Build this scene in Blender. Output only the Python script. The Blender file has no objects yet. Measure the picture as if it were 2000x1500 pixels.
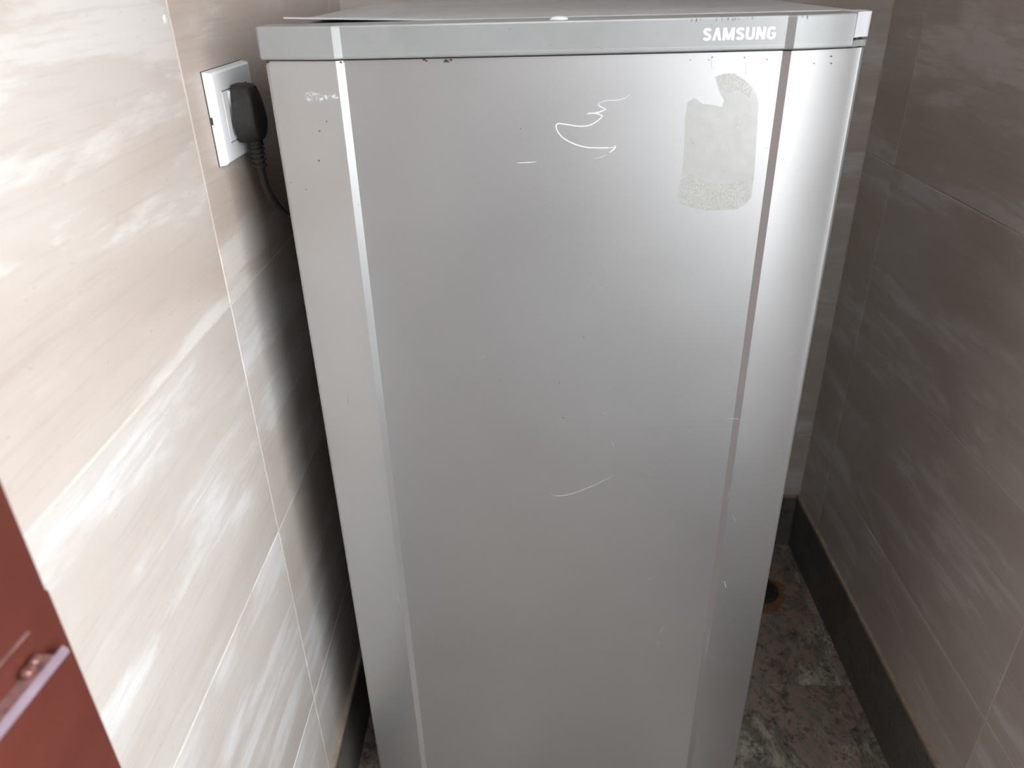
import bpy, bmesh, math, random
from mathutils import Vector, Matrix

random.seed(7)
scene = bpy.context.scene
COL = scene.collection

# ------------------------------------------------------------------ camera
F_PX = 1492.5564
PITCH, YAW, ROLL = 0.4952, 0.0298, -0.0252
CAM = Vector((0.0, 0.0, 1.2))


def cam_axes():
    cp, sp, cy, sy = math.cos(PITCH), math.sin(PITCH), math.cos(YAW), math.sin(YAW)
    f = Vector((-sy * cp, cy * cp, -sp))
    r = Vector((cy, sy, 0.0))
    u = r.cross(f)
    cr, sr = math.cos(ROLL), math.sin(ROLL)
    return (cr * r + sr * u), (-sr * r + cr * u), f


RGT, UPV, FWD = cam_axes()
cd = bpy.data.cameras.new('camera')
cam = bpy.data.objects.new('camera', cd)
COL.objects.link(cam)
m = Matrix((RGT, UPV, -FWD)).transposed().to_4x4()
m.translation = CAM
cam.matrix_world = m
cd.sensor_fit = 'HORIZONTAL'
cd.sensor_width = 36.0
cd.lens = F_PX * 36.0 / 2000.0
cd.clip_start = 0.01
cd.dof.use_dof = True
cd.dof.focus_distance = 0.84
cd.dof.aperture_fstop = 7.0
scene.camera = cam

# ------------------------------------------------------------------ sky and exposure
world = bpy.data.worlds.new('overcast_sky')
scene.world = world
world.use_nodes = True
wn = world.node_tree
wn.nodes.clear()
w_out = wn.nodes.new('ShaderNodeOutputWorld')
w_bg = wn.nodes.new('ShaderNodeBackground')
w_tc = wn.nodes.new('ShaderNodeTexCoord')
w_sep = wn.nodes.new('ShaderNodeSeparateXYZ')
w_rmp = wn.nodes.new('ShaderNodeValToRGB')
wn.links.new(w_tc.outputs['Generated'], w_sep.inputs[0])
wn.links.new(w_sep.outputs['Z'], w_rmp.inputs['Fac'])
w_rmp.color_ramp.elements[0].position = 0.0
w_rmp.color_ramp.elements[0].color = (0.94, 0.97, 1.0, 1)
w_rmp.color_ramp.elements[1].position = 1.0
w_rmp.color_ramp.elements[1].color = (0.90, 0.95, 1.0, 1)
wn.links.new(w_rmp.outputs['Color'], w_bg.inputs['Color'])
w_bg.inputs['Strength'].default_value = 9.1
wn.links.new(w_bg.outputs['Background'], w_out.inputs['Surface'])

vs = scene.view_settings
scene.display_settings.display_device = 'sRGB'
vs.view_transform = 'Standard'
vs.look = 'None'
vs.gamma = 1.0
vs.use_curve_mapping = False
vs.exposure = 0.0


# ------------------------------------------------------------------ helpers
def ray(u, v):
    return FWD + (u - 1000) / F_PX * RGT - (v - 750) / F_PX * UPV


def on_y(u, v, y):
    d = ray(u, v)
    return CAM + d * (y / d.y)


def on_x(u, v, x):
    d = ray(u, v)
    return CAM + d * (x / d.x)


def link(o, parent=None):
    COL.objects.link(o)
    if parent is not None:
        o.parent = parent
        o.matrix_parent_inverse = parent.matrix_world.inverted()
    return o


def obj(name, bm, mat, parent=None, smooth=None, bevel=0.0, segs=2):
    if bevel > 0:
        ed = [e for e in bm.edges if len(e.link_faces) == 2 and e.calc_face_angle(0) > 0.6]
        bmesh.ops.bevel(bm, geom=ed, offset=bevel, segments=segs, profile=0.5,
                        affect='EDGES', clamp_overlap=True)
    bmesh.ops.recalc_face_normals(bm, faces=bm.faces[:])
    me = bpy.data.meshes.new(name)
    bm.to_mesh(me)
    bm.free()
    me.materials.append(mat)
    if smooth is not None:
        for p in me.polygons:
            p.use_smooth = True
        me.set_sharp_from_angle(angle=smooth)
    o = bpy.data.objects.new(name, me)
    o_parent = parent
    link(o, None)
    if o_parent is not None:
        o.parent = o_parent
        # geometry is written in world space: cancel the parents' placement
        loc = Vector((0, 0, 0))
        q = o_parent
        while q is not None:
            loc += q.location
            q = q.parent
        o.location = -loc
    return o


def thing(name, label, cat, loc, group=None):
    o = bpy.data.objects.new(name, None)
    o.empty_display_size = 0.05
    COL.objects.link(o)
    o.location = loc
    o['label'] = label
    o['category'] = cat
    if group:
        o['group'] = group
    return o


def box(bm, x0, x1, y0, y1, z0, z1):
    v = [bm.verts.new((x, y, z)) for x in (x0, x1) for y in (y0, y1) for z in (z0, z1)]
    for q in ((0, 1, 3, 2), (4, 6, 7, 5), (0, 4, 5, 1), (2, 3, 7, 6), (0, 2, 6, 4), (1, 5, 7, 3)):
        bm.faces.new([v[i] for i in q])
    return bm


def bx(*a):
    return box(bmesh.new(), *a)


def prism_xy(bm, pts, z0, z1, zmid=None):
    """closed polygon in plan extruded from z0 to z1"""
    a = [bm.verts.new((x, y, z0)) for x, y in pts]
    b = [bm.verts.new((x, y, z1)) for x, y in pts]
    n = len(pts)
    for i in range(n):
        j = (i + 1) % n
        bm.faces.new((a[i], a[j], b[j], b[i]))
    bm.faces.new(a[::-1])
    bm.faces.new(b)
    return bm


def tube(bm, pts, rad, seg=12):
    pts = [Vector(p) for p in pts]
    if not isinstance(rad, (list, tuple)):
        rad = [rad] * len(pts)
    rings = []
    ref = Vector((1, 0, 0))
    for i, p in enumerate(pts):
        t = (pts[min(i + 1, len(pts) - 1)] - pts[max(i - 1, 0)]).normalized()
        n = (ref - t * ref.dot(t))
        if n.length < 1e-4:
            n = Vector((0, 1, 0)) - t * t.y
        n.normalize()
        b = t.cross(n)
        rings.append([bm.verts.new(p + rad[i] * (math.cos(a) * n + math.sin(a) * b))
                      for a in [2 * math.pi * k / seg for k in range(seg)]])
    for r0, r1 in zip(rings, rings[1:]):
        for k in range(seg):
            bm.faces.new((r0[k], r0[(k + 1) % seg], r1[(k + 1) % seg], r1[k]))
    bm.faces.new(rings[0][::-1])
    bm.faces.new(rings[-1])
    return bm


def spline(pts, n=8):
    out = []
    P = [Vector(p) for p in pts]
    P = [2 * P[0] - P[1]] + P + [2 * P[-1] - P[-2]]
    for i in range(1, len(P) - 2):
        for k in range(n):
            t = k / n
            a, b, c, d = P[i - 1], P[i], P[i + 1], P[i + 2]
            out.append(0.5 * ((2 * b) + (c - a) * t + (2 * a - 5 * b + 4 * c - d) * t * t
                              + (3 * b - a - 3 * c + d) * t ** 3))
    out.append(P[-2])
    return out


# ------------------------------------------------------------------ materials
def srgb(r, g, b):
    f = lambda c: (c / 255 / 12.92) if c / 255 <= 0.04045 else ((c / 255 + 0.055) / 1.055) ** 2.4
    return (f(r), f(g), f(b), 1.0)


class Mat:
    def __init__(self, name):
        self.m = bpy.data.materials.new(name)
        self.m.use_nodes = True
        self.t = self.m.node_tree
        self.b = self.t.nodes['Principled BSDF']

    def n(self, kind, **kw):
        nd = self.t.nodes.new(kind)
        for k, v in kw.items():
            setattr(nd, k, v)
        return nd

    def l(self, a, b):
        self.t.links.new(a, b)

    def set(self, **kw):
        for k, v in kw.items():
            self.b.inputs[k.replace('_', ' ')].default_value = v

    def coords(self, scale=(1, 1, 1), rot=(0, 0, 0), rand=0.0):
        tc = self.n('ShaderNodeTexCoord')
        mp = self.n('ShaderNodeMapping')
        mp.inputs['Scale'].default_value = scale
        mp.inputs['Rotation'].default_value = rot
        src = tc.outputs['Object']
        if rand:
            oi = self.n('ShaderNodeObjectInfo')
            mu = self.n('ShaderNodeMath', operation='MULTIPLY')
            mu.inputs[1].default_value = rand
            self.l(oi.outputs['Random'], mu.inputs[0])
            cb = self.n('ShaderNodeCombineXYZ')
            for k in range(3):
                self.l(mu.outputs[0], cb.inputs[k])
            self.l(cb.outputs[0], mp.inputs['Location'])
        self.l(src, mp.inputs['Vector'])
        return mp.outputs['Vector']

    def noise(self, vec, scale, detail=4, rough=0.55, dist=0.0):
        nz = self.n('ShaderNodeTexNoise')
        nz.inputs['Scale'].default_value = scale
        nz.inputs['Detail'].default_value = detail
        nz.inputs['Roughness'].default_value = rough
        nz.inputs['Distortion'].default_value = dist
        self.l(vec, nz.inputs['Vector'])
        return nz.outputs['Fac']

    def ramp(self, fac, stops):
        r = self.n('ShaderNodeValToRGB')
        el = r.color_ramp.elements
        while len(el) < len(stops):
            el.new(0.5)
        for e, (p, c) in zip(el, stops):
            e.position = p
            e.color = c if len(c) == 4 else (*c, 1)
        self.l(fac, r.inputs['Fac'])
        return r.outputs['Color']

    def mix(self, fac, a, b, mode='MIX'):
        x = self.n('ShaderNodeMix', data_type='RGBA', blend_type=mode)
        for sock, val in ((x.inputs[0], fac), (x.inputs[6], a), (x.inputs[7], b)):
            if hasattr(val, 'is_linked'):
                self.l(val, sock)
            else:
                sock.default_value = val
        return x.outputs[2]

    def bump(self, height, strength=0.2, dist=0.001):
        bp = self.n('ShaderNodeBump')
        bp.inputs['Strength'].default_value = strength
        bp.inputs['Distance'].default_value = dist
        self.l(height, bp.inputs['Height'])
        self.l(bp.outputs['Normal'], self.b.inputs['Normal'])


def g(v):
    return (v, v, v, 1.0)


def plain(name, col, rough=0.5, metal=0.0, var=0.12, scale=60, bump=0.0):
    M = Mat(name)
    v = M.coords()
    nz = M.noise(v, scale, 3)
    c = M.ramp(nz, [(0.3, tuple(x * (1 - var) for x in col[:3])), (0.7, tuple(min(1, x * (1 + var)) for x in col[:3]))])
    M.l(c, M.b.inputs['Base Color'])
    M.set(Roughness=rough, Metallic=metal)
    if bump:
        M.bump(nz, bump, 0.0005)
    return M.m


# glazed ceramic tile: beige body under tilted white brush strokes
def tile_material():
    M = Mat('brushed_beige_tile')
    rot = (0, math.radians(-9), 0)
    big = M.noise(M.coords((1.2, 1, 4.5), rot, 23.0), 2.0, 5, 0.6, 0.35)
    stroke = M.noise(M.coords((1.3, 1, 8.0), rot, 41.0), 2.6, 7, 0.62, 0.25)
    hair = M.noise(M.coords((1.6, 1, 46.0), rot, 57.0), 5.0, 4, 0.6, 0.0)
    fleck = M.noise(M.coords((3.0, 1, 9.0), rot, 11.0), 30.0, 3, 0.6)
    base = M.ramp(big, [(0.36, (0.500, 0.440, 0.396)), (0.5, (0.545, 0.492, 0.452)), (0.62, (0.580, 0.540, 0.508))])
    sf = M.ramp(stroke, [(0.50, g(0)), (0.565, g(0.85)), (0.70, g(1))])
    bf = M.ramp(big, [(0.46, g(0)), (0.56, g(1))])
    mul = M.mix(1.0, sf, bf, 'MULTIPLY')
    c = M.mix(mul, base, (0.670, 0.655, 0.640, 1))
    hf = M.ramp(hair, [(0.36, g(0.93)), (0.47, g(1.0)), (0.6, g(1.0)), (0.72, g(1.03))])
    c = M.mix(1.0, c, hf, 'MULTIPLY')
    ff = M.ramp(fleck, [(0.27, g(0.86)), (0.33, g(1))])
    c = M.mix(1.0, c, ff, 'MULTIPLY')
    oi = M.n('ShaderNodeObjectInfo')
    c = M.mix(1.0, c, oi.outputs['Color'], 'MULTIPLY')
    M.l(c, M.b.inputs['Base Color'])
    M.set(Roughness=0.36)
    M.b.inputs['Specular IOR Level'].default_value = 0.35
    M.bump(hair, 0.06, 0.0006)
    return M.m


def granite_material(name, tone=1.0, floor=True):
    M = Mat(name)
    v = M.coords((1, 1, 1), (0, 0, math.radians(-28)), 9.0 if floor else 0)
    vs_ = M.coords((1.5, 1.0, 1.3), (0, 0, math.radians(-28)), 17.0 if floor else 0)
    cloud = M.noise(vs_, 7.5 if floor else 5.5, 8, 0.72, 0.35)
    speck = M.noise(v, 95, 5, 0.7, 0.4)
    vor = M.n('ShaderNodeTexVoronoi', feature='DISTANCE_TO_EDGE')
    vor.inputs['Scale'].default_value = 95
    wob = M.noise(v, 40, 3, 0.6)
    wv = M.n('ShaderNodeVectorMath', operation='MULTIPLY_ADD')
    wv.inputs[1].default_value = (0.03, 0.03, 0.03)
    M.l(wob, wv.inputs[0])
    M.l(v, wv.inputs[2])
    M.l(wv.outputs[0], vor.inputs['Vector'])
    if floor:
        c = M.ramp(cloud, [(0.34, (0.040, 0.038, 0.033)), (0.43, (0.135, 0.118, 0.098)), (0.50, (0.185, 0.128, 0.105)),
                           (0.55, (0.070, 0.066, 0.056)), (0.63, (0.230, 0.205, 0.165))])
        crack = M.ramp(vor.outputs['Distance'], [(0.0, g(1)), (0.10, g(0))])
        crz = M.ramp(M.noise(v, 7, 2), [(0.5, g(0)), (0.62, g(0.75))])
        c = M.mix(M.mix(1.0, crack, crz, 'MULTIPLY'), c, (0.42, 0.385, 0.30, 1))
        sp = M.ramp(M.noise(v, 60, 6, 0.75, 0.2), [(0.36, g(0.3)), (0.47, g(1.0)), (0.60, g(1.0)), (0.72, g(1.6))])
    else:
        c = M.ramp(cloud, [(0.3, (0.055, 0.055, 0.050)), (0.5, (0.085, 0.083, 0.075)), (0.7, (0.12, 0.112, 0.100))])
        sp = M.ramp(speck, [(0.34, g(0.55)), (0.48, g(1.0)), (0.66, g(1.0)), (0.76, g(1.5))])
    c = M.mix(1.0, c, sp, 'MULTIPLY')
    if tone != 1.0:
        c = M.mix(1.0, c, g(tone), 'MULTIPLY')
    M.l(c, M.b.inputs['Base Color'])
    M.set(Roughness=0.33 if floor else 0.45)
    M.bump(speck, 0.08, 0.0006)
    return M.m


def silver_material():
    M = Mat('silver_metallic_paint')
    v = M.coords()
    fine = M.noise(v, 2600, 2, 0.5)
    blot = M.noise(v, 5, 4, 0.55)
    c = M.ramp(blot, [(0.3, (0.505, 0.509, 0.508)), (0.7, (0.540, 0.544, 0.543))])
    spk = M.ramp(fine, [(0.3, g(0.95)), (0.7, g(1.05))])
    c = M.mix(1.0, c, spk, 'MULTIPLY')
    M.l(c, M.b.inputs['Base Color'])
    r = M.ramp(M.noise(v, 9, 4), [(0.3, g(0.40)), (0.7, g(0.44))])
    M.l(r, M.b.inputs['Roughness'])
    M.set(Metallic=0.82)
    M.b.inputs['Coat Weight'].default_value = 0.35
    M.b.inputs['Coat Roughness'].default_value = 0.09
    return M.m


def plastic_cap_material():
    M = Mat('grey_plastic_trim')
    v = M.coords()
    stain = M.noise(M.coords((1, 1, 0.7)), 22, 5, 0.6)
    c = M.ramp(stain, [(0.3, (0.320, 0.328, 0.322)), (0.6, (0.352, 0.360, 0.358)), (0.75, (0.336, 0.330, 0.308))])
    M.l(c, M.b.inputs['Base Color'])
    M.set(Roughness=0.38, Metallic=0.25)
    M.bump(M.noise(v, 900, 2), 0.05, 0.0003)
    return M.m


def alpha_mark(name, col, cover, scale=220, lo=0.42, hi=0.56, rough=0.6):
    """a print or residue film with broken coverage on the paint below"""
    M = Mat(name)
    v = M.coords()
    nz = M.noise(v, scale, 5, 0.65)
    f = M.ramp(nz, [(lo, g(cover[0])), (hi, g(cover[1]))])
    M.set(Base_Color=col, Roughness=rough)
    tr = M.n('ShaderNodeBsdfTransparent')
    mx = M.n('ShaderNodeMixShader')
    M.l(f, mx.inputs[0])
    M.l(tr.outputs[0], mx.inputs[1])
    M.l(M.b.outputs[0], mx.inputs[2])
    M.l(mx.outputs[0], M.t.nodes['Material Output'].inputs['Surface'])
    return M.m


TILE = tile_material()
GROUT = plain('pale_grout', (0.62, 0.56, 0.48, 1), 0.85, var=0.1, scale=90)
LEDGE = plain('beige_mortar_ledge', (0.34, 0.265, 0.195, 1), 0.8, var=0.18, scale=70, bump=0.3)
FLOOR_M = granite_material('mottled_brown_granite_tile', 1.55, True)
SKIRT = granite_material('dark_granite_skirting', 1.5, False)
PLASTER = plain('white_plaster', (0.40, 0.385, 0.36, 1), 0.9, var=0.04, scale=12)
BLOCKER_M = plain('dark_light_blocker', (0.10, 0.085, 0.078, 1), 0.8, var=0.05, scale=12)  # kept dark so the added light blockers bounce little
CONCRETE = plain('grey_concrete', (0.16, 0.155, 0.145, 1), 0.9, var=0.15, scale=9, bump=0.3)
SILVER = silver_material()
CAPM = plastic_cap_material()
CABM = plain('grey_cabinet_paint', (0.22, 0.222, 0.22, 1), 0.42, 0.2, var=0.04, scale=15)
TOPM = plain('grey_top_cover', (0.47, 0.475, 0.475, 1), 0.4, 0.1, var=0.08, scale=30)
GASKET = plain('dark_gasket', (0.05, 0.05, 0.05, 1), 0.7)
WHITE_P = plain('white_abs_plastic', (0.86, 0.87, 0.885, 1), 0.32, var=0.02)
GROOVE_M = plain('dark_seam', (0.05, 0.05, 0.05, 1), 0.8)
RUBBER = plain('black_rubber', (0.026, 0.0235, 0.021, 1), 0.6, var=0.35, scale=160, bump=0.25)
CORD_M = plain('black_cord', (0.028, 0.026, 0.025, 1), 0.5, var=0.2)
RED_STRIP_M = plain('dull_red_strip', (0.16, 0.05, 0.05, 1), 0.6)
BROWN = plain('red_brown_gloss_paint', (0.096, 0.0255, 0.018, 1), 0.24, var=0.14, scale=14, bump=0.06)
DUSTY = plain('dusty_brown_paint', (0.20, 0.105, 0.095, 1), 0.35, var=0.35, scale=160, bump=0.3)
STEEL = plain('worn_steel', (0.07, 0.066, 0.06, 1), 0.5, 0.7, var=0.3, scale=120)
RUST = plain('rust', (0.30, 0.125, 0.035, 1), 0.85, var=0.45, scale=55, bump=0.3)
RUST_D = plain('dark_rust_spot', (0.07, 0.03, 0.018, 1), 0.9, var=0.4, scale=400)
LETTER = plain('white_lettering', (0.86, 0.87, 0.88, 1), 0.35, var=0.01)
SCRATCH = plain('bright_scratch', (0.86, 0.87, 0.90, 1), 0.5, var=0.02)
SCUFF = alpha_mark('white_scuff', (0.80, 0.81, 0.84, 1), (0.0, 0.8), 420, 0.47, 0.56)
RESIDUE = alpha_mark('glue_residue', (0.56, 0.555, 0.50, 1), (0.26, 0.38), 60, 0.35, 0.65)
RESIDUE_D = alpha_mark('crusty_glue_residue', (0.66, 0.655, 0.59, 1), (0.0, 0.6), 420, 0.46, 0.62, 0.75)
DARK_MARK = plain('dark_scrape', (0.05, 0.047, 0.043, 1), 0.8)
RED_MARK = plain('red_paint_speck', (0.30, 0.02, 0.02, 1), 0.6)

# ------------------------------------------------------------------ the setting
XL, XR, YB = -0.314, 0.605, 1.42
HB = 0.135           # height of the skirting
TT = 0.006           # how far the tiles stand proud of the wall body
CEIL = 2.60
YF = 0.95            # unseen wall added behind the camera to block light
YN = 0.36            # near jamb of the open side
LOW_TOP = 0.66         # top of the unseen low light blocker in the open side


def struct(name, bm, mat, parent=None, **kw):
    o = obj(name, bm, mat, parent, **kw)
    if parent is None:
        o['kind'] = 'structure'
    return o


wall_left = struct('wall_left', bx(XL - 0.12, XL - 0.0008, -YF, YB + 0.1, 0, CEIL), GROUT)
wall_right = struct('wall_right', bx(XR + 0.0008, XR + 0.12, YN, YB + 0.1, 0, CEIL), GROUT)
wall_back = struct('wall_back', bx(XL - 0.12, XR + 0.12, YB + 0.0008, YB + 0.1, 0, CEIL), GROUT)
wall_rear_blocker = struct('wall_rear_blocker', bx(XL - 0.12, XR + 0.12, -YF - 0.12, -YF, 0, CEIL), BLOCKER_M)  # never in view, added to stop light from behind
low_blocker = struct('wall_low_blocker', bx(XR, XR + 0.12, -YF, YN, 0, LOW_TOP), BLOCKER_M)  # unseen, added to cut low light from the open side
high_blocker = struct('wall_high_blocker', bx(XR, XR + 0.12, -YF, YN, 2.20, CEIL), BLOCKER_M)  # unseen, added to cut high light from the open side
ceiling = struct('ceiling', bx(XL - 0.12, XR + 0.12, -0.40, YB + 0.1, CEIL, CEIL + 0.1), PLASTER)  # unseen, cut short to let sky light in overhead
floor = struct('floor', bx(-5.0, 6.0, -6.0, 1.6, -0.12, -0.0012), CONCRETE)

_cache = {}


def slab_mesh(name, w, h, t, mat, flat=False):
    """one bevelled tile: on a wall it faces -y, on the floor +z"""
    key = (name, round(w, 4), round(h, 4), flat)
    if key in _cache:
        return _cache[key]
    bm = bmesh.new()
    e = 0.0008
    front = [(-w / 2 + e, -h / 2 + e), (w / 2 - e, -h / 2 + e), (w / 2 - e, h / 2 - e), (-w / 2 + e, h / 2 - e)]
    edge = [(-w / 2, -h / 2), (w / 2, -h / 2), (w / 2, h / 2), (-w / 2, h / 2)]
    P = (lambda a, b, d: (a, b, -d)) if flat else (lambda a, b, d: (a, d, b))
    r0 = [bm.verts.new(P(a, b, 0)) for a, b in front]
    r1 = [bm.verts.new(P(a, b, e)) for a, b in edge]
    r2 = [bm.verts.new(P(a, b, t)) for a, b in edge]
    bm.faces.new(r0)
    for p, q in ((r0, r1), (r1, r2)):
        for i in range(4):
            bm.faces.new((p[i], p[(i + 1) % 4], q[(i + 1) % 4], q[i]))
    bm.faces.new(r2[::-1])
    bmesh.ops.recalc_face_normals(bm, faces=bm.faces[:])
    me = bpy.data.meshes.new(name)
    bm.to_mesh(me)
    bm.free()
    me.materials.append(mat)
    _cache[key] = me
    return me


JOINT = 0.0016


def tile_wall(wall, rotz, plane, a0, a1, joint0, along):
    """courses of 60 x 30 tiles; joint0 is one vertical joint, along maps a course coordinate to x, y"""
    k0 = math.floor((a0 - joint0) / 0.6)
    z0 = HB + 0.004
    zs = [z0, 0.3]
    while zs[-1] < CEIL - 0.01:
        zs.append(min(zs[-1] + 0.3, CEIL))
    edges = [a0]
    k = k0 + 1
    while joint0 + 0.6 * k < a1 - 0.02:
        edges.append(joint0 + 0.6 * k)
        k += 1
    edges.append(a1)
    for zb, zt in zip(zs, zs[1:]):
        for p, q in zip(edges, edges[1:]):
            if q - p < 0.02:
                continue
            me = slab_mesh('tile', q - p - JOINT, zt - zb - JOINT, TT, TILE)
            o = bpy.data.objects.new('tile', me)
            COL.objects.link(o)
            o.parent = wall
            x, y = along((p + q) / 2)
            o.location = (x, y, (zb + zt) / 2)
            o.rotation_euler = (0, 0, rotz)
            k_ = random.uniform(0.95, 1.0)
            o.color = (k_, k_ * 0.995, k_ * 0.99, 1)
            if wall is wall_left and p > 0.7 and zb > 0.85:
                o.color = (0.97, 0.905, 0.855, 1)      # a browner batch in the corner
            elif wall is wall_left and zb > 0.85:
                o.color = (0.95, 0.91, 0.88, 1)


# tile faces lie on XL, XR and YB (the wall body is cut back by almost nothing, the tiles are let into it)
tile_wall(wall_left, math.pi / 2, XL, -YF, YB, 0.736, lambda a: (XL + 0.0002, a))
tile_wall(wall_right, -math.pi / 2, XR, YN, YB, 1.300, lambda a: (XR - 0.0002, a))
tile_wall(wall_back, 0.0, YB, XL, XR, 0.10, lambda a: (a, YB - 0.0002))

# floor tiles in the alcove
for y0, y1 in ((-0.79, -0.19), (-0.19, 0.41), (0.41, 1.01), (1.01, YB)):
    for x0, x1 in ((XL, -0.02), (-0.02, 0.58), (0.58, XR)):
        me = slab_mesh('tile', x1 - x0 - JOINT, y1 - y0 - JOINT, 0.006, FLOOR_M, True)
        o = bpy.data.objects.new('tile', me)
        COL.objects.link(o)
        o.parent = floor
        o.location = ((x0 + x1) / 2, (y0 + y1) / 2, 0.0)

# skirting with a mortar ledge on top
TB = 0.008
for nm, b, led in (
        ('baseboard_left', (XL, XL + TB, -YF, YB, 0.0, HB), (XL, XL + TB - 0.001, -YF, YB, HB, HB + 0.005)),
        ('baseboard_right', (XR - TB, XR, YN, YB, 0.0, HB), (XR - TB + 0.001, XR, YN, YB, HB, HB + 0.005)),
        ('baseboard_back', (XL + TB, XR - TB, YB - TB, YB, 0.0, HB), (XL + TB, XR - TB, YB - TB + 0.001, YB, HB, HB + 0.005))):
    s = struct(nm, bx(*b), SKIRT)
    obj('mortar_ledge', bx(*led), LEDGE, s)

fb_ = bmesh.new()
pf = on_x(322, 38, XL)
bmesh.ops.create_icosphere(fb_, subdivisions=2, radius=1.0,
                           matrix=Matrix.Translation((XL, pf.y, pf.z)) @ Matrix.Diagonal((0.0008, 0.0040, 0.0042, 1)))
obj('filler_dab', fb_, plain('white_filler', (0.72, 0.71, 0.69, 1), 0.8), wall_left, smooth=1.0)

# ------------------------------------------------------------------ steel door leaf, swung open against the left wall
A = math.radians(5.5)
dirv = Vector((-math.sin(A), -math.cos(A), 0))      # from the free edge towards the hinges
nrm = Vector((math.cos(A), -math.sin(A), 0))
EDGE = Vector((-0.235, 0.2735, 0))


def leaf_box(s0, s1, n0, n1, z0, z1, bm=None):
    bm = bm or bmesh.new()
    v = []
    for s in (s0, s1):
        for n in (n0, n1):
            for z in (z0, z1):
                p = EDGE + dirv * s + nrm * n
                v.append(bm.verts.new((p.x, p.y, z)))
    for q in ((0, 1, 3, 2), (4, 6, 7, 5), (0, 4, 5, 1), (2, 3, 7, 6), (0, 2, 6, 4), (1, 5, 7, 3)):
        bm.faces.new([v[i] for i in q])
    return bm


door_leaf = struct('door_1', leaf_box(0.0, 0.74, -0.022, 0.0, 0.03, 0.942), BROWN)
obj('upper_sheet', leaf_box(0.0012, 0.74, -0.022, -0.00002, 0.942, 2.05), BROWN, door_leaf)
rail = obj('cross_rail', leaf_box(0.011, 0.74, 0.0, 0.0100, 0.825, 0.9142), BROWN, door_leaf, bevel=0.0012)
obj('dusty_rail_top', leaf_box(0.0175, 0.74, 0.0002, 0.0072, 0.9140, 0.9178), DUSTY, rail, bevel=0.0006)
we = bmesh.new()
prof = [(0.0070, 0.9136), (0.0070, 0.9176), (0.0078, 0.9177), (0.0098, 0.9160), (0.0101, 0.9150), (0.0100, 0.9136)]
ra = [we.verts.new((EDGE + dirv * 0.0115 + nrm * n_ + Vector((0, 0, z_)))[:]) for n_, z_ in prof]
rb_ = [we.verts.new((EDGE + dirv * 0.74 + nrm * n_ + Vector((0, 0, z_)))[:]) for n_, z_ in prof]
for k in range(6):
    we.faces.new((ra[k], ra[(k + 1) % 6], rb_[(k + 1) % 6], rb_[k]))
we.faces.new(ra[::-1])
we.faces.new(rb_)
wo = obj('edge_highlight', we, plain('mauve_highlight_paint', (0.22, 0.165, 0.20, 1), 0.3, var=0.12, scale=60), rail)  # highlight on the rail edge put in as pale mauve colour
wo['label'] = 'pale highlight painted along the edge of the rail'
wb = bmesh.new()
for s, n, z, r in ((0.0295, 0.0030, 0.9200, 0.0034), (0.0238, 0.0030, 0.9208, 0.0030)):
    c = EDGE + dirv * s + nrm * n
    mt = Matrix.Translation((c.x, c.y, z)) @ Matrix.Diagonal((1, 1.25, 0.8, 1))
    bmesh.ops.create_icosphere(wb, subdivisions=2, radius=r, matrix=mt)
for v in wb.verts:
    v.co += Vector((random.uniform(-1, 1), random.uniform(-1, 1), random.uniform(-1, 1))) * 0.0004
obj('weld_bead', wb, plain('glossy_weld', (0.20, 0.085, 0.07, 1), 0.15, 0.3), rail, smooth=1.2)
obj('weld_seam', leaf_box(0.019, 0.74, 0.0, 0.0014, 0.9335, 0.9343), DUSTY, door_leaf, bevel=0.0005)
for z in (0.35, 1.75):
    hb = bmesh.new()
    p = EDGE + dirv * 0.752 + nrm * (-0.011)
    tube(hb, [(p.x, p.y, z - 0.05), (p.x, p.y, z + 0.05)], 0.008, 12)
    obj('hinge', hb, BROWN, door_leaf, smooth=0.8)

# ------------------------------------------------------------------ refrigerator
FX = 0.034                                      # mid line of the door
X0, X1 = -0.2435, 0.3055                        # sides of the door
BL0, BL1 = -0.1738, -0.1668                     # left bevel: outer edge, inner edge
BR0, BR1 = 0.2266, 0.2334                       # right bevel


def centre_y(x):
    return 0.7425 + 0.045 * (x - FX) ** 2


def side_y(x):
    if x < FX:
        t = (BL0 - x) / (BL0 - X0)
        return 0.7416 + 0.0085 * t + 0.0050 * t * t
    t = (x - BR1) / (X1 - BR1)
    return 0.7404 + 0.0115 * t + 0.0060 * t * t


def door_y(x):
    if x <= BL0 or x >= BR1:
        return side_y(x)
    if x < BL1:
        t = (x - BL0) / (BL1 - BL0)
        return side_y(BL0) * (1 - t) + centre_y(BL1) * t
    if x > BR0:
        t = (x - BR0) / (BR1 - BR0)
        return centre_y(BR0) * (1 - t) + side_y(BR1) * t
    return centre_y(x)


def lerp(a, b, t):
    return a + (b - a) * t


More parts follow.
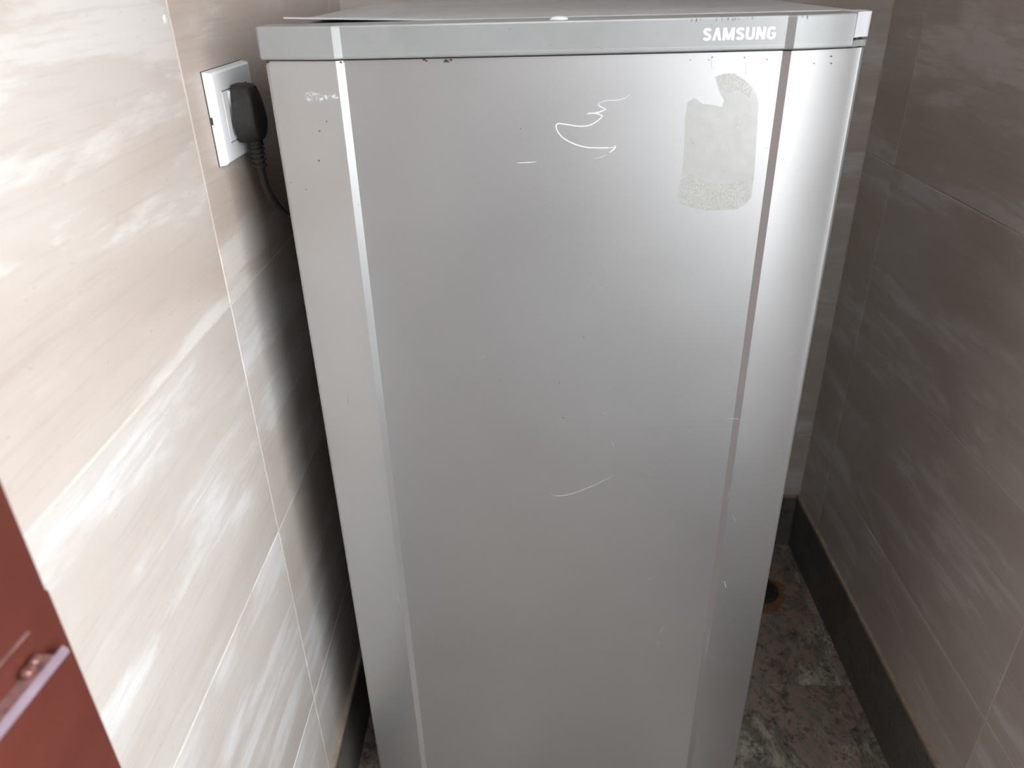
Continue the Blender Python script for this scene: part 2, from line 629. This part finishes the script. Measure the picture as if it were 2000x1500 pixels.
def front_profile(out=0.0, side=0.0, yback=0.79, rad=0.006):
    """front outline in plan from left to right, then the back; out = shift to the front"""
    xs = []
    x0, x1 = X0 - side, X1 + side
    f = lambda x: door_y(min(max(x, X0), X1)) - out
    pts = []
    yl, yr = f(X0), f(X1)
    pts.append((x0, yback))
    for k in range(6):
        a = math.pi / 2 * k / 5
        pts.append((x0 + rad * (1 - math.cos(a)), yl + rad * (1 - math.sin(a)) * 1.0 - 0.0))
    for k in range(1, 13):
        x = lerp(x0 + rad, BL0, k / 12)
        pts.append((x, f(lerp(X0, BL0, k / 12))))
    for k in range(0, 41):
        x = lerp(BL1, BR0, k / 40)
        pts.append((x, f(x)))
    for k in range(0, 12):
        x = lerp(BR1, x1 - rad, k / 12)
        pts.append((x, f(lerp(BR1, X1, k / 12))))
    for k in range(6):
        a = math.pi / 2 * (1 - k / 5)
        pts.append((x1 - rad * (1 - math.cos(a)), yr + rad * (1 - math.sin(a))))
    pts.append((x1, yback))
    return pts


ZC0, ZC1 = 1.1335, 1.1611      # trim cap on the door
fridge = thing('refrigerator', 'silver single-door refrigerator with a grey top trim standing in the tiled corner',
               'refrigerator', (FX, 1.05, 0.0))

cab = obj('cabinet', bx(X0 + 0.004, X1 - 0.004, 0.806, 1.345, 0.045, 1.150), CABM, fridge, bevel=0.006, segs=3, smooth=0.6)
obj('gasket', bx(X0 + 0.016, X1 - 0.016, 0.788, 0.807, 0.085, 1.128), GASKET, fridge)
door_bm = prism_xy(bmesh.new(), front_profile(0, 0, 0.789), 0.075, 1.1322)
door = obj('door', door_bm, SILVER, fridge, smooth=math.radians(14))
for x in (X0 + 0.05, X1 - 0.05):
    for y in (0.86, 1.29):
        fb = bmesh.new()
        tube(fb, [(x, y, 0.0), (x, y, 0.008), (x, y, 0.0081), (x, y, 0.047)], [0.02, 0.018, 0.010, 0.010], 16)
        obj('foot', fb, GASKET, fridge, smooth=0.6)
obj('kick_plate', bx(X0 + 0.02, X1 - 0.02, 0.800, 0.812, 0.018, 0.070), GASKET, fridge, bevel=0.002)

# door trim cap: a folded plastic profile, cut back at the right end for the hinge cover
cap_all = front_profile(0.0035, 0.0028, 0.7905, 0.004)
XCUT = 0.2890
cap_pts = [p for p in cap_all if p[0] < XCUT]
yc = [p for p in cap_all if p[0] < XCUT][-1][1]


def cap_mesh(pts, z0, z1, lip=0.0016):
    """prism with a rounded upper front edge"""
    bm = bmesh.new()
    n = len(pts)
    cx = FX
    rings = []
    for z, ins in ((z0, 0.0008), (z0 + 0.0012, 0.0), (z0 + 0.0036, 0.0), (z0 + 0.0042, 0.00015), (z1 - lip, 0.00015), (z1 - lip * 0.3, lip * 0.3 + 0.0002), (z1, lip)):
        rings.append([bm.verts.new((x + (ins if x < X0 + 0.001 else 0),
                                    y + (ins if y < 0.785 else 0), z)) for x, y in pts])
    for a, b in zip(rings, rings[1:]):
        for i in range(n):
            bm.faces.new((a[i], a[(i + 1) % n], b[(i + 1) % n], b[i]))
    bm.faces.new(rings[0][::-1])
    bm.faces.new(rings[-1])
    return bm


cap_loop = cap_pts + [(XCUT, door_y(XCUT) - 0.0035), (XCUT, 0.7905)]
cap = obj('door_trim', cap_mesh(cap_loop, ZC0, ZC1), CAPM, fridge, smooth=math.radians(11))


def end_profile(xa, xb, ya, rad):
    """right-hand end of the trim in plan: front-right corner rounded"""
    pts = [(xa, 0.7905), (xa, door_y(XCUT) - 0.0035)]
    yb_ = ya
    for k in range(7):
        a = math.pi / 2 * (1 - k / 6)
        pts.append((xb - rad * (1 - math.cos(a)), yb_ + rad * (1 - math.sin(a))))
    pts.append((xb, 0.7905))
    return pts


hinge_cover = obj('hinge_cover', prism_xy(bmesh.new(), end_profile(XCUT + 0.0004, 0.3078, 0.7580, 0.009), 1.1412, ZC1 + 0.0006),
                  plain('white_hinge_cover', (0.66, 0.67, 0.70, 1), 0.35, var=0.02), fridge, bevel=0.0012, smooth=0.7)
hinge_cover['label'] = 'white rounded hinge cover at the right end'
obj('trim_end', prism_xy(bmesh.new(), end_profile(XCUT + 0.0002, 0.3070, 0.7580, 0.008), ZC0, 1.1388), CAPM, fridge, bevel=0.0008, smooth=0.7)
obj('hinge_plate', prism_xy(bmesh.new(), end_profile(XCUT + 0.0004, 0.3040, 0.7620, 0.008), 1.1388, 1.1412), STEEL, fridge)

# top cover: sheet with a rolled front lip, lifted at its left corner, and a recessed field
ZT = 1.1600


def top_cover():
    bm = bmesh.new()
    nx, ny = 56, 40
    xa, xb, ya, yb = -0.2300, 0.2990, 0.7925, 1.3300
    gx = [lerp(xa, xb, i / nx) for i in range(nx + 1)]
    gy = [lerp(ya, yb, j / ny) for j in range(ny + 1)]

    def hz(x, y):
        z = ZT + 0.0018
        # the field, sunk 4 mm with sloping sides
        d = min(x + 0.185, 0.268 - x, y - 0.905, 1.285 - y)
        z -= 0.0045 * min(max(d / 0.012, 0), 1)
        # the sprung left front corner
        t = max(0.0, 1 - (x - xa) / 0.16) * max(0.0, 1 - (y - ya) / 0.10)
        z += 0.0050 * t ** 1.1
        # front rim wave
        return z

    top = [[bm.verts.new((x, y, hz(x, y))) for x in gx] for y in gy]
    bot = [[bm.verts.new((x, y, hz(x, y) - 0.0016)) for x in gx] for y in gy]
    for j in range(ny):
        for i in range(nx):
            bm.faces.new((top[j][i], top[j][i + 1], top[j + 1][i + 1], top[j + 1][i]))
            bm.faces.new((bot[j][i], bot[j + 1][i], bot[j + 1][i + 1], bot[j][i + 1]))
    for i in range(nx):
        bm.faces.new((top[0][i + 1], top[0][i], bot[0][i], bot[0][i + 1]))
        bm.faces.new((top[ny][i], top[ny][i + 1], bot[ny][i + 1], bot[ny][i]))
    for j in range(ny):
        bm.faces.new((top[j][0], top[j + 1][0], bot[j + 1][0], bot[j][0]))
        bm.faces.new((top[j + 1][nx], top[j][nx], bot[j][nx], bot[j + 1][nx]))
    return bm


cover = obj('top_cover', top_cover(), TOPM, fridge, smooth=0.35)
obj('cover_rim', bx(-0.2360, 0.3020, 0.7960, 1.3400, 1.1490, 1.1570), CAPM, fridge, bevel=0.002)
# white blob of dried sealant on the cap edge
sb = bmesh.new()
bmesh.ops.create_icosphere(sb, subdivisions=3, radius=1.0,
                           matrix=Matrix.Translation((0.0275, 0.7540, ZC1)) @ Matrix.Diagonal((0.0075, 0.006, 0.0030, 1)))
for v in sb.verts:
    v.co.z = max(v.co.z, ZC1 - 0.0002)
    v.co.x += 0.0012 * math.sin(v.co.y * 900)
blob = obj('sealant_blob', sb, plain('white_sealant', (0.75, 0.75, 0.77, 1), 0.4, var=0.03), cap, smooth=1.0)
blob['label'] = 'small white blob of dried sealant'

# ------------------------------------------------------------------ marks on the door and the trim
EPS = 0.00012


def on_front(u, v, out=0.0):
    """point of the door front (or of the trim, out = 3.5 mm) met along a ray"""
    y = 0.745
    for _ in range(30):
        p = on_y(u, v, y)
        y = door_y(min(max(p.x, X0), X1)) - out
    p = on_y(u, v, y)
    return p


def ribbon(bm, pix, w, out=0.0, n=6, smooth=True, taper=True, eps=EPS):
    P = [on_front(u, v, out) for u, v in pix]
    if smooth and len(P) > 2:
        P = spline(P, n)
    prev = None
    N = len(P)
    for i, p in enumerate(P):
        t = P[min(i + 1, N - 1)] - P[max(i - 1, 0)]
        d = Vector((-t.z, 0, t.x)).normalized()
        ww = w * (1.0 if not taper else (0.45 + 0.55 * math.sin(math.pi * min(max(i / (N - 1), 0.02), 0.98))))
        row = []
        for s in (-0.5, 0.5):
            q = p + d * ww * s
            q.y = door_y(min(max(q.x, X0), X1)) - out - eps
            row.append(bm.verts.new(q))
        if prev:
            bm.faces.new((prev[0], prev[1], row[1], row[0]))
        prev = row


def blotch(bm, u, v, r, out=0.0, k=8, eps=EPS, sx=1.0, sz=1.0):
    c = on_front(u, v, out)
    vs_ = []
    for i in range(k):
        a = 2 * math.pi * i / k
        rr = r * random.uniform(0.6, 1.2)
        x = c.x + rr * sx * math.cos(a)
        vs_.append(bm.verts.new((x, door_y(min(max(x, X0), X1)) - out - eps, c.z + rr * sz * math.sin(a))))
    bm.faces.new(vs_)


def patch(bm, pix, out=0.0, eps=EPS, step=0.005):
    """flat film following the door, cut to an outline"""
    P = [on_front(u, v, out) for u, v in pix]
    vs_ = [bm.verts.new((p.x, p.y, p.z)) for p in P]
    f = bm.faces.new(vs_)
    f.normal_update()
    bmesh.ops.triangulate(bm, faces=[f])
    bmesh.ops.subdivide_edges(bm, edges=[e for e in bm.edges], cuts=3, use_grid_fill=True)
    for v in bm.verts:
        v.co.y = door_y(v.co.x) - out - eps
    return bm


def mark(name, bm, mat, parent, label=None, stuff=False):
    o = obj(name, bm, mat, parent)
    if label:
        o['label'] = label
    if stuff:
        o['kind'] = 'stuff'
    return o


def c4(pts):
    return [(950 + x / 5, 150 + y / 5) for x, y in pts]


sc = bmesh.new()
ribbon(sc, c4([(1400, 180), (1340, 212), (1270, 228), (1180, 230), (1110, 252), (1090, 265)]), 0.0005)
ribbon(sc, c4([(1092, 258), (1105, 285), (1170, 318)]), 0.0009)
ribbon(sc, c4([(1170, 318), (1080, 350), (980, 362)]), 0.0011)
ribbon(sc, c4([(1000, 354), (1070, 358), (1120, 375), (1130, 382), (1108, 412), (1040, 458), (975, 480), (880, 480), (800, 468),
               (720, 457), (690, 462), (680, 490), (700, 540), (750, 597), (850, 652), (940, 680), (1020, 692), (1190, 693)]), 0.0009, taper=False)
ribbon(sc, c4([(1262, 670), (1250, 700), (1200, 742)]), 0.0012)
ribbon(sc, c4([(1190, 693), (1240, 688), (1262, 676)]), 0.0006)
ribbon(sc, c4([(1175, 760), (1120, 783), (1060, 798)]), 0.0004)
ribbon(sc, c4([(300, 840), (370, 838), (490, 831)]), 0.0006)
mark('pen_scribble', sc, SCRATCH, door, 'white curly scratched scribble')

sc = bmesh.new()
for pix, w in ((((1195, 862), (1199, 873)), 0.0005), (((1295, 1224), (1288, 1242)), 0.0007), (((1287, 1252), (1284, 1258)), 0.0009),
               (((1415, 1135), (1418, 1148)), 0.0009), (((1425, 960), (1422, 972)), 0.0007), (((1418, 817), (1442, 818)), 0.0006),
               (((1345, 843), (1357, 838)), 0.0003), (((1075, 962), (1085, 968), (1110, 966), (1150, 952), (1200, 928)), 0.0003),
               (((1176, 806), (1186, 810)), 0.0003), (((935, 1192), (925, 1198)), 0.0003), (((1265, 1130), (1270, 1128)), 0.0006),
               (((1150, 540), (1180, 568)), 0.00018), (((1386, 1232), (1379, 1275)), 0.0005), (((1400, 1138), (1406, 1139)), 0.0004),
               (((1432, 1008), (1436, 1018)), 0.0006), (((940, 700), (948, 694)), 0.0003), (((776, 1160), (779, 1178)), 0.0006),
               (((1541, 690), (1547, 690)), 0.0004)):
    ribbon(sc, pix, w, n=3)
mark('fine_scratch', sc, SCRATCH, door, 'thin pale scratches scattered over the panel', True)

dk = bmesh.new()
for u, v, r in ((1140, 659, 0.0007), (638, 237, 0.0008), (624, 256, 0.0010), (929, 748, 0.0005), (1017, 251, 0.0006), (1050, 614, 0.0004),
                (623, 314, 0.0010), (598, 370, 0.0007), (568, 356, 0.0005), (975, 742, 0.0004), (700, 400, 0.0005)):
    blotch(dk, u, v, r)
ribbon(dk, ((680, 770), (679, 790)), 0.0005)
ribbon(dk, ((1388, 112), (1390, 135)), 0.0003)
ribbon(dk, ((1456, 118), (1457, 148)), 0.0003)
for u, v in ((1384, 117), (1391, 112), (1454, 112), (1498, 116), (1348, 117), (1624, 110), (1590, 124), (1624, 124)):
    blotch(dk, u, v, 0.0007)
ribbon(dk, ((1492, 289), (1502, 290)), 0.0005)
mark('dark_speck', dk, plain('grey_speck', (0.10, 0.095, 0.085, 1), 0.8), door, 'small dark specks and nicks', True)
rd = bmesh.new()
ribbon(rd, ((1094, 744), (1090, 751)), 0.0008)
blotch(rd, 1100, 816, 0.0008)
mark('red_speck', rd, RED_MARK, door, 'two tiny red specks', True)

# shallow dent crescent
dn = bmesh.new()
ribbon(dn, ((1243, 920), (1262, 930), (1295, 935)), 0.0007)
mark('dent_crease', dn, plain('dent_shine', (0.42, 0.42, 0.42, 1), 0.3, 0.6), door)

# old label residue
pt = [(1342, 200), (1356, 191), (1372, 203), (1395, 205), (1410, 209), (1414, 196), (1405, 180), (1400, 165), (1397, 150), (1412, 144),
      (1432, 143), (1450, 152), (1466, 165), (1477, 182), (1482, 205), (1478, 260), (1474, 330), (1468, 385), (1456, 400), (1438, 409),
      (1400, 411), (1372, 411), (1352, 405), (1336, 400), (1326, 396), (1324, 380), (1332, 340), (1336, 290), (1338, 230)]
mark('label_residue', patch(bmesh.new(), pt), RESIDUE, door, 'greyish rounded patch left by a peeled label')
cr = bmesh.new()
pb = [(1325, 352), (1350, 340), (1380, 356), (1420, 360), (1462, 350), (1464, 388), (1440, 409), (1372, 411), (1336, 400), (1323, 390)]
patch(cr, pb, eps=EPS * 2)
cr2 = bmesh.new()
patch(cr2, [(1400, 152), (1414, 144), (1434, 143), (1452, 154), (1470, 172), (1464, 190), (1440, 176), (1420, 182), (1406, 172)], eps=EPS * 2)
mark('glue_crust', cr, RESIDUE_D, door)
mark('glue_crust', cr2, RESIDUE_D, door)
sf = bmesh.new()
patch(sf, [(596, 182), (612, 178), (628, 184), (645, 187), (660, 181), (661, 192), (640, 194), (622, 197), (598, 198)], eps=EPS)
mark('white_scuff', sf, SCUFF, door, 'white scuff on the left side panel')

# rust under the trim and scrapes along its upper edge
rs = bmesh.new()
for u, v, r in ((522, 121, 0.0014), (519, 125, 0.0008), (666, 122, 0.0011), (671, 121, 0.0006), (828, 117, 0.0012), (833, 119, 0.0010), (872, 119, 0.0016),
                (880, 117, 0.0012), (868, 121, 0.0008), (876, 121, 0.0007)):
    blotch(rs, u, v, r, sx=1.3, sz=0.9)
mark('rust_spot', rs, RUST_D, door, 'dark rust spots just under the trim', True)
nk = bmesh.new()
for u in (1352, 1361, 1369, 1400, 1411, 1423, 1432, 1437, 1444, 1460, 1470, 1568, 1578):
    v0 = 36 - (u - 1352) * 0.030
    h = random.uniform(4, 8)
    ribbon(nk, ((u, v0), (u - 1, v0 + h)), 0.0006 if random.random() < .6 else 0.0009, out=0.0037)
mark('edge_nick', nk, DARK_MARK, cap, 'short dark scrapes along the upper edge', True)
gm = bmesh.new()
for u, v in ((1074, 88), (996, 57), (1390, 48)):
    blotch(gm, u, v, 0.0004, out=0.0034)
ribbon(gm, ((1164, 93), (1178, 95)), 0.0003, out=0.0034)
mark('dark_speck', gm, DARK_MARK, cap, None, True)

# ------------------------------------------------------------------ lettering on the trim
def letter_polys(ch):
    """stroke centre lines in a 1-high box; width returned"""
    def arc(cx, cy, rx, ry, a0, a1, n=10):
        return [(cx + rx * math.cos(math.radians(lerp(a0, a1, i / n))), cy + ry * math.sin(math.radians(lerp(a0, a1, i / n)))) for i in range(n + 1)]
    w = 0.225
    if ch == 'S':
        return 0.66, [(arc(0.33, 0.72, 0.22, 0.19, 15, 180, 9) + [(0.12, 0.66)] + [(0.20, 0.585), (0.33, 0.515), (0.46, 0.44), (0.545, 0.355)]
                       + arc(0.33, 0.28, 0.22, 0.19, 0, -165, 9), w)]
    if ch == 'A':
        return 0.68, [([(0.10, 0.0), (0.34, 1.0)], w), ([(0.34, 1.0), (0.58, 0.0)], w)]
    if ch == 'M':
        return 0.92, [([(0.12, 0), (0.12, 1)], w), ([(0.16, 1), (0.46, 0.02)], w * .9), ([(0.46, 0.02), (0.76, 1)], w * .9), ([(0.80, 0), (0.80, 1)], w)]
    if ch == 'U':
        return 0.72, [([(0.12, 1.0), (0.12, 0.30)] + arc(0.36, 0.30, 0.24, 0.21, 180, 360, 12) + [(0.60, 0.30), (0.60, 1.0)], w)]
    if ch == 'N':
        return 0.74, [([(0.12, 0), (0.12, 1)], w), ([(0.14, 0.96), (0.60, 0.04)], w), ([(0.62, 0), (0.62, 1)], w)]
    if ch == 'G':
        return 0.74, [(arc(0.36, 0.70, 0.24, 0.21, 20, 180, 10) + [(0.12, 0.30)] + arc(0.36, 0.30, 0.24, 0.21, 180, 360, 12) + [(0.60, 0.46)], w),
                      ([(0.36, 0.46), (0.69, 0.46)], w * .8)]


def stroke(bm, pts, w, place, flat_top=True):
    n = len(pts)
    L, Rr = [], []
    for i, (x, y) in enumerate(pts):
        a = pts[max(i - 1, 0)]
        b = pts[min(i + 1, n - 1)]
        tx, ty = b[0] - a[0], b[1] - a[1]
        d = math.hypot(tx, ty) or 1
        nx, ny = -ty / d * w / 2, tx / d * w / 2
        if n == 2 and abs(tx) < 0.6 * abs(ty):      # straight stems end level
            nx, ny = -math.copysign(w / 2 * math.hypot(1, tx / ty), ty), 0
        L.append((x + nx, y + ny))
        Rr.append((x - nx, y - ny))
    for layer in (0,):
        vl = [bm.verts.new(place(*p)) for p in L]
        vr = [bm.verts.new(place(*p)) for p in Rr]
        for i in range(n - 1):
            bm.faces.new((vl[i], vr[i], vr[i + 1], vl[i + 1]))


WORD = 'SAMSUNG'
pa = on_front(1372, 80, 0.0036)
pb_ = on_front(1515, 76, 0.0036)
pt_ = on_front(1373, 55.5, 0.0036)
HGT = pt_.z - pa.z
tot = sum(letter_polys(c)[0] for c in WORD) + 0.10 * (len(WORD) - 1)
SX = (pb_.x - pa.x) / tot
lb = bmesh.new()
cur = 0.0
zbase = (pa.z + pb_.z) / 2
for ch in WORD:
    wd, strokes = letter_polys(ch)
    for i, (pts, w) in enumerate(strokes):
        def place(a, b, cur=cur, i=i):
            b = min(max(b, 0.0), 1.0)
            x = pa.x + (cur + a) * SX
            return (x, door_y(x) - 0.0034 - 0.00020 - 0.00002 * i, zbase + b * HGT)
        stroke(lb, pts, w, place)
    cur += wd + 0.10
letters = mark('brand_lettering', lb, LETTER, cap, 'white capital letters SAMSUNG')

# ------------------------------------------------------------------ wall socket
PX = XL + 0.0005
Y0, Y1, Z0, Z1 = 0.7785, 0.8930, 1.0325, 1.1215
sock = thing('wall_socket', 'white rectangular socket plate on the left wall beside the refrigerator', 'socket',
             (PX, (Y0 + Y1) / 2, (Z0 + Z1) / 2))


def plate():
    bm = bmesh.new()
    rings = []
    for x, ins in ((PX, 0.0), (PX + 0.0075, 0.0012), (PX + 0.0095, 0.0032)):
        rings.append([bm.verts.new((x, y, z)) for y, z in ((Y0 + ins, Z0 + ins), (Y1 - ins, Z0 + ins), (Y1 - ins, Z1 - ins), (Y0 + ins, Z1 - ins))])
    for a, b in zip(rings, rings[1:]):
        for i in range(4):
            bm.faces.new((a[i], a[(i + 1) % 4], b[(i + 1) % 4], b[i]))
    bm.faces.new(rings[0][::-1])
    bm.faces.new(rings[-1])
    return bm


pl = obj('plate', plate(), WHITE_P, sock, bevel=0.0006)
xf = PX + 0.0095
ins_o = obj('module', bx(xf - 0.002, xf + 0.0004, Y0 + 0.019, Y1 - 0.019, Z0 + 0.0205, Z1 - 0.0205), WHITE_P, sock, bevel=0.0003)
obj('outlet_face', bx(xf, xf + 0.0034, Y0 + 0.034, Y1 - 0.020, Z0 + 0.0215, Z1 - 0.0215), WHITE_P, sock, bevel=0.0008)
for z in (Z0 + 0.0200, Z1 - 0.0200):
    obj('seam', bx(xf - 0.001, xf + 0.0002, Y0 + 0.019, Y1 - 0.019, z - 0.0004, z + 0.0004), GROOVE_M, sock)
zc = 1.2 - 0.1236
obj('release_notch', bx(PX + 0.0002, PX + 0.0026, Y0 - 0.0002, Y0 + 0.001, zc - 0.0035, zc + 0.0035), GROOVE_M, sock)
obj('shadow_gap', bx(PX - 0.0003, PX + 0.0007, Y0 - 0.0003, Y1 + 0.0003, Z0 - 0.0003, Z1 + 0.0003), GROOVE_M, sock)

# ------------------------------------------------------------------ plug and cord
plug = thing('power_plug', 'black rubber power plug with its cord, pushed into the white wall socket', 'plug', (xf + 0.0064, 0.838, 1.08))


PB = xf + 0.0034


def plug_body():
    """loft from top to bottom: each section is a rounded trapezoid, broad at the socket, narrower at its face"""
    bm = bmesh.new()
    #        z       y back-near, back-far, face-near, face-far, depth
    secs = [(1.1052, 0.8180, 0.8360, 0.8195, 0.8345, 0.0120),
            (1.1042, 0.8150, 0.8395, 0.8165, 0.8380, 0.0160),
            (1.1010, 0.8125, 0.8425, 0.8140, 0.8405, 0.0185),
            (1.0940, 0.8095, 0.8455, 0.8115, 0.8435, 0.0200),
            (1.0840, 0.8065, 0.8490, 0.8095, 0.8465, 0.0210),
            (1.0740, 0.8045, 0.8520, 0.8080, 0.8490, 0.0215),
            (1.0660, 0.8040, 0.8530, 0.8080, 0.8495, 0.0215),
            (1.0590, 0.8055, 0.8515, 0.8100, 0.8475, 0.0212),
            (1.0530, 0.8100, 0.8470, 0.8150, 0.8430, 0.0205),
            (1.0495, 0.8150, 0.8420, 0.8190, 0.8390, 0.0190),
            (1.0480, 0.8200, 0.8370, 0.8230, 0.8345, 0.0160)]
    rings = []
    for z, a0, a1, f0, f1, d in secs:
        c = 0.0028
        ring_ = [(0.0, a0), (d * 0.45, lerp(a0, f0, 0.30)), (d - c, lerp(a0, f0, 0.80)), (d - c * 0.3, f0 + c * 0.25), (d, f0 + c),
                 (d + 0.0008, (f0 + f1) / 2),
                 (d, f1 - c), (d - c * 0.3, f1 - c * 0.25), (d - c, lerp(a1, f1, 0.80)), (d * 0.45, lerp(a1, f1, 0.30)), (0.0, a1)]
        rings.append([bm.verts.new((PB + x, y, z)) for x, y in ring_])
    n = len(rings[0])
    for a, b in zip(rings, rings[1:]):
        for i in range(n):
            bm.faces.new((a[i], a[(i + 1) % n], b[(i + 1) % n], b[i]))
    bm.faces.new(rings[0][::-1])
    bm.faces.new(rings[-1])
    return bm


obj('plug_body', plug_body(), RUBBER, plug, smooth=math.radians(50))
xc_ = PB + 0.0105
ym = 0.8285
# moulded grip mark on the face
gm2 = bmesh.new()
tube(gm2, [(PB + 0.0196 + 0.0022 * math.sin(0), ym + 0.005 * math.cos(a), 1.0975 + 0.005 * math.sin(a)) for a in [2 * math.pi * k / 16 for k in range(17)]], 0.0007, 6)
obj('moulded_ring', gm2, RUBBER, plug, smooth=0.9)
pts_sr = [(xc_, ym, 1.0500), (xc_ + 0.0003, ym + 0.0002, 1.042), (xc_ + 0.0006, ym + 0.0005, 1.032), (xc_ + 0.0008, ym + 0.001, 1.020)]
sr = bmesh.new()
P = spline(pts_sr, 16)
R_ = []
for i, p in enumerate(P):
    t = i / (len(P) - 1)
    rib = 0.0 if t < 0.22 else (0.0008 if math.sin((t - 0.22) * 38) > -0.2 else -0.0010)
    R_.append(lerp(0.0082, 0.0062, t) + rib)
tube(sr, P, R_, 16)
obj('strain_relief', sr, RUBBER, plug, smooth=0.5)
cord_pts = [(xc_ + 0.0008, ym + 0.001, 1.024), (xc_ + 0.001, ym + 0.003, 1.006), (xc_ + 0.003, ym + 0.009, 0.988), (xc_ + 0.008, ym + 0.020, 0.970),
            (xc_ + 0.014, ym + 0.036, 0.952), (xc_ + 0.018, ym + 0.060, 0.934), (xc_ + 0.019, 0.9400, 0.912), (xc_ + 0.016, 1.02, 0.87),
            (xc_ + 0.014, 1.15, 0.70), (xc_ + 0.02, 1.28, 0.45), (xc_ + 0.03, 1.375, 0.30), (xc_ + 0.09, 1.385, 0.25), (xc_ + 0.16, 1.352, 0.24)]
cb_ = bmesh.new()
CP = spline(cord_pts, 10)
tube(cb_, CP, 0.0040, 12)
cord = obj('cord', cb_, CORD_M, plug, smooth=0.9)
rc = bmesh.new()
tube(rc, [p + Vector((0.0022, -0.0026, 0.0012)) for p in CP[36:54]], 0.0016, 8)
red = obj('red_strip', rc, RED_STRIP_M, cord, smooth=0.9)  # thin dull red strip laid along the cord
red['label'] = 'dull red strip along part of the cord'

# ------------------------------------------------------------------ floor drain with rust bloom
dc = Vector((0.492, 1.262, 0))
drain = thing('floor_drain', 'round rusty metal drain cover in the floor, right of the refrigerator', 'drain', (dc.x, dc.y, 0.0))


def disc(bm, r, z0, z1, r_top=None, seg=40, hole=0.0):
    r_top = r_top or r
    a = [bm.verts.new((dc.x + r * math.cos(t), dc.y + r * math.sin(t), z0)) for t in [2 * math.pi * i / seg for i in range(seg)]]
    b = [bm.verts.new((dc.x + r_top * math.cos(t), dc.y + r_top * math.sin(t), z1)) for t in [2 * math.pi * i / seg for i in range(seg)]]
    for i in range(seg):
        bm.faces.new((a[i], a[(i + 1) % seg], b[(i + 1) % seg], b[i]))
    bm.faces.new(a[::-1])
    bm.faces.new(b)
    return bm


def ring(bm, ro, ri, z0, z1, seg=40):
    loops = []
    for r, z in ((ro, z0), (ro - 0.002, z1), (ri, z1), (ri, z0)):
        loops.append([bm.verts.new((dc.x + r * math.cos(t), dc.y + r * math.sin(t), z)) for t in [2 * math.pi * i / seg for i in range(seg)]])
    for k in range(4):
        p, q = loops[k], loops[(k + 1) % 4]
        for i in range(seg):
            bm.faces.new((p[i], p[(i + 1) % seg], q[(i + 1) % seg], q[i]))
    return bm


obj('rim', ring(bmesh.new(), 0.040, 0.030, 0.0002, 0.004), STEEL, drain, smooth=0.6)
gr = disc(bmesh.new(), 0.030, 0.0002, 0.0022)
obj('grate', gr, plain('dark_drain_steel', (0.03, 0.03, 0.028, 1), 0.6, 0.4, var=.3), drain)
hl = bmesh.new()
for rr, nn in ((0.012, 6), (0.021, 10)):
    for i in range(nn):
        a = 2 * math.pi * i / nn
        c = (dc.x + rr * math.cos(a), dc.y + rr * math.sin(a), 0.0023)
        bmesh.ops.create_circle(hl, cap_ends=True, segments=10, radius=0.0024, matrix=Matrix.Translation(c))
ho = obj('drain_hole', hl, GROOVE_M, drain)
ho['kind'] = 'stuff'
rb = bmesh.new()
vs_ = []
for i in range(48):
    a = 2 * math.pi * i / 48
    r = 0.050 + 0.006 * math.sin(3 * a + 1) + 0.004 * math.sin(7 * a) + random.uniform(-.0015, .0015)
    r += 0.020 * max(0, math.cos(a - math.radians(285))) ** 6
    vs_.append(rb.verts.new((dc.x + r * math.cos(a), dc.y + r * math.sin(a), 0.0004)))
rb.faces.new(vs_)
st = obj('rust_stain', rb, alpha_mark('rust_bloom', (0.26, 0.115, 0.035, 1), (0.25, 0.9), 45, 0.35, 0.65, 0.8), drain)
st['label'] = 'orange rust stain spreading on the floor'
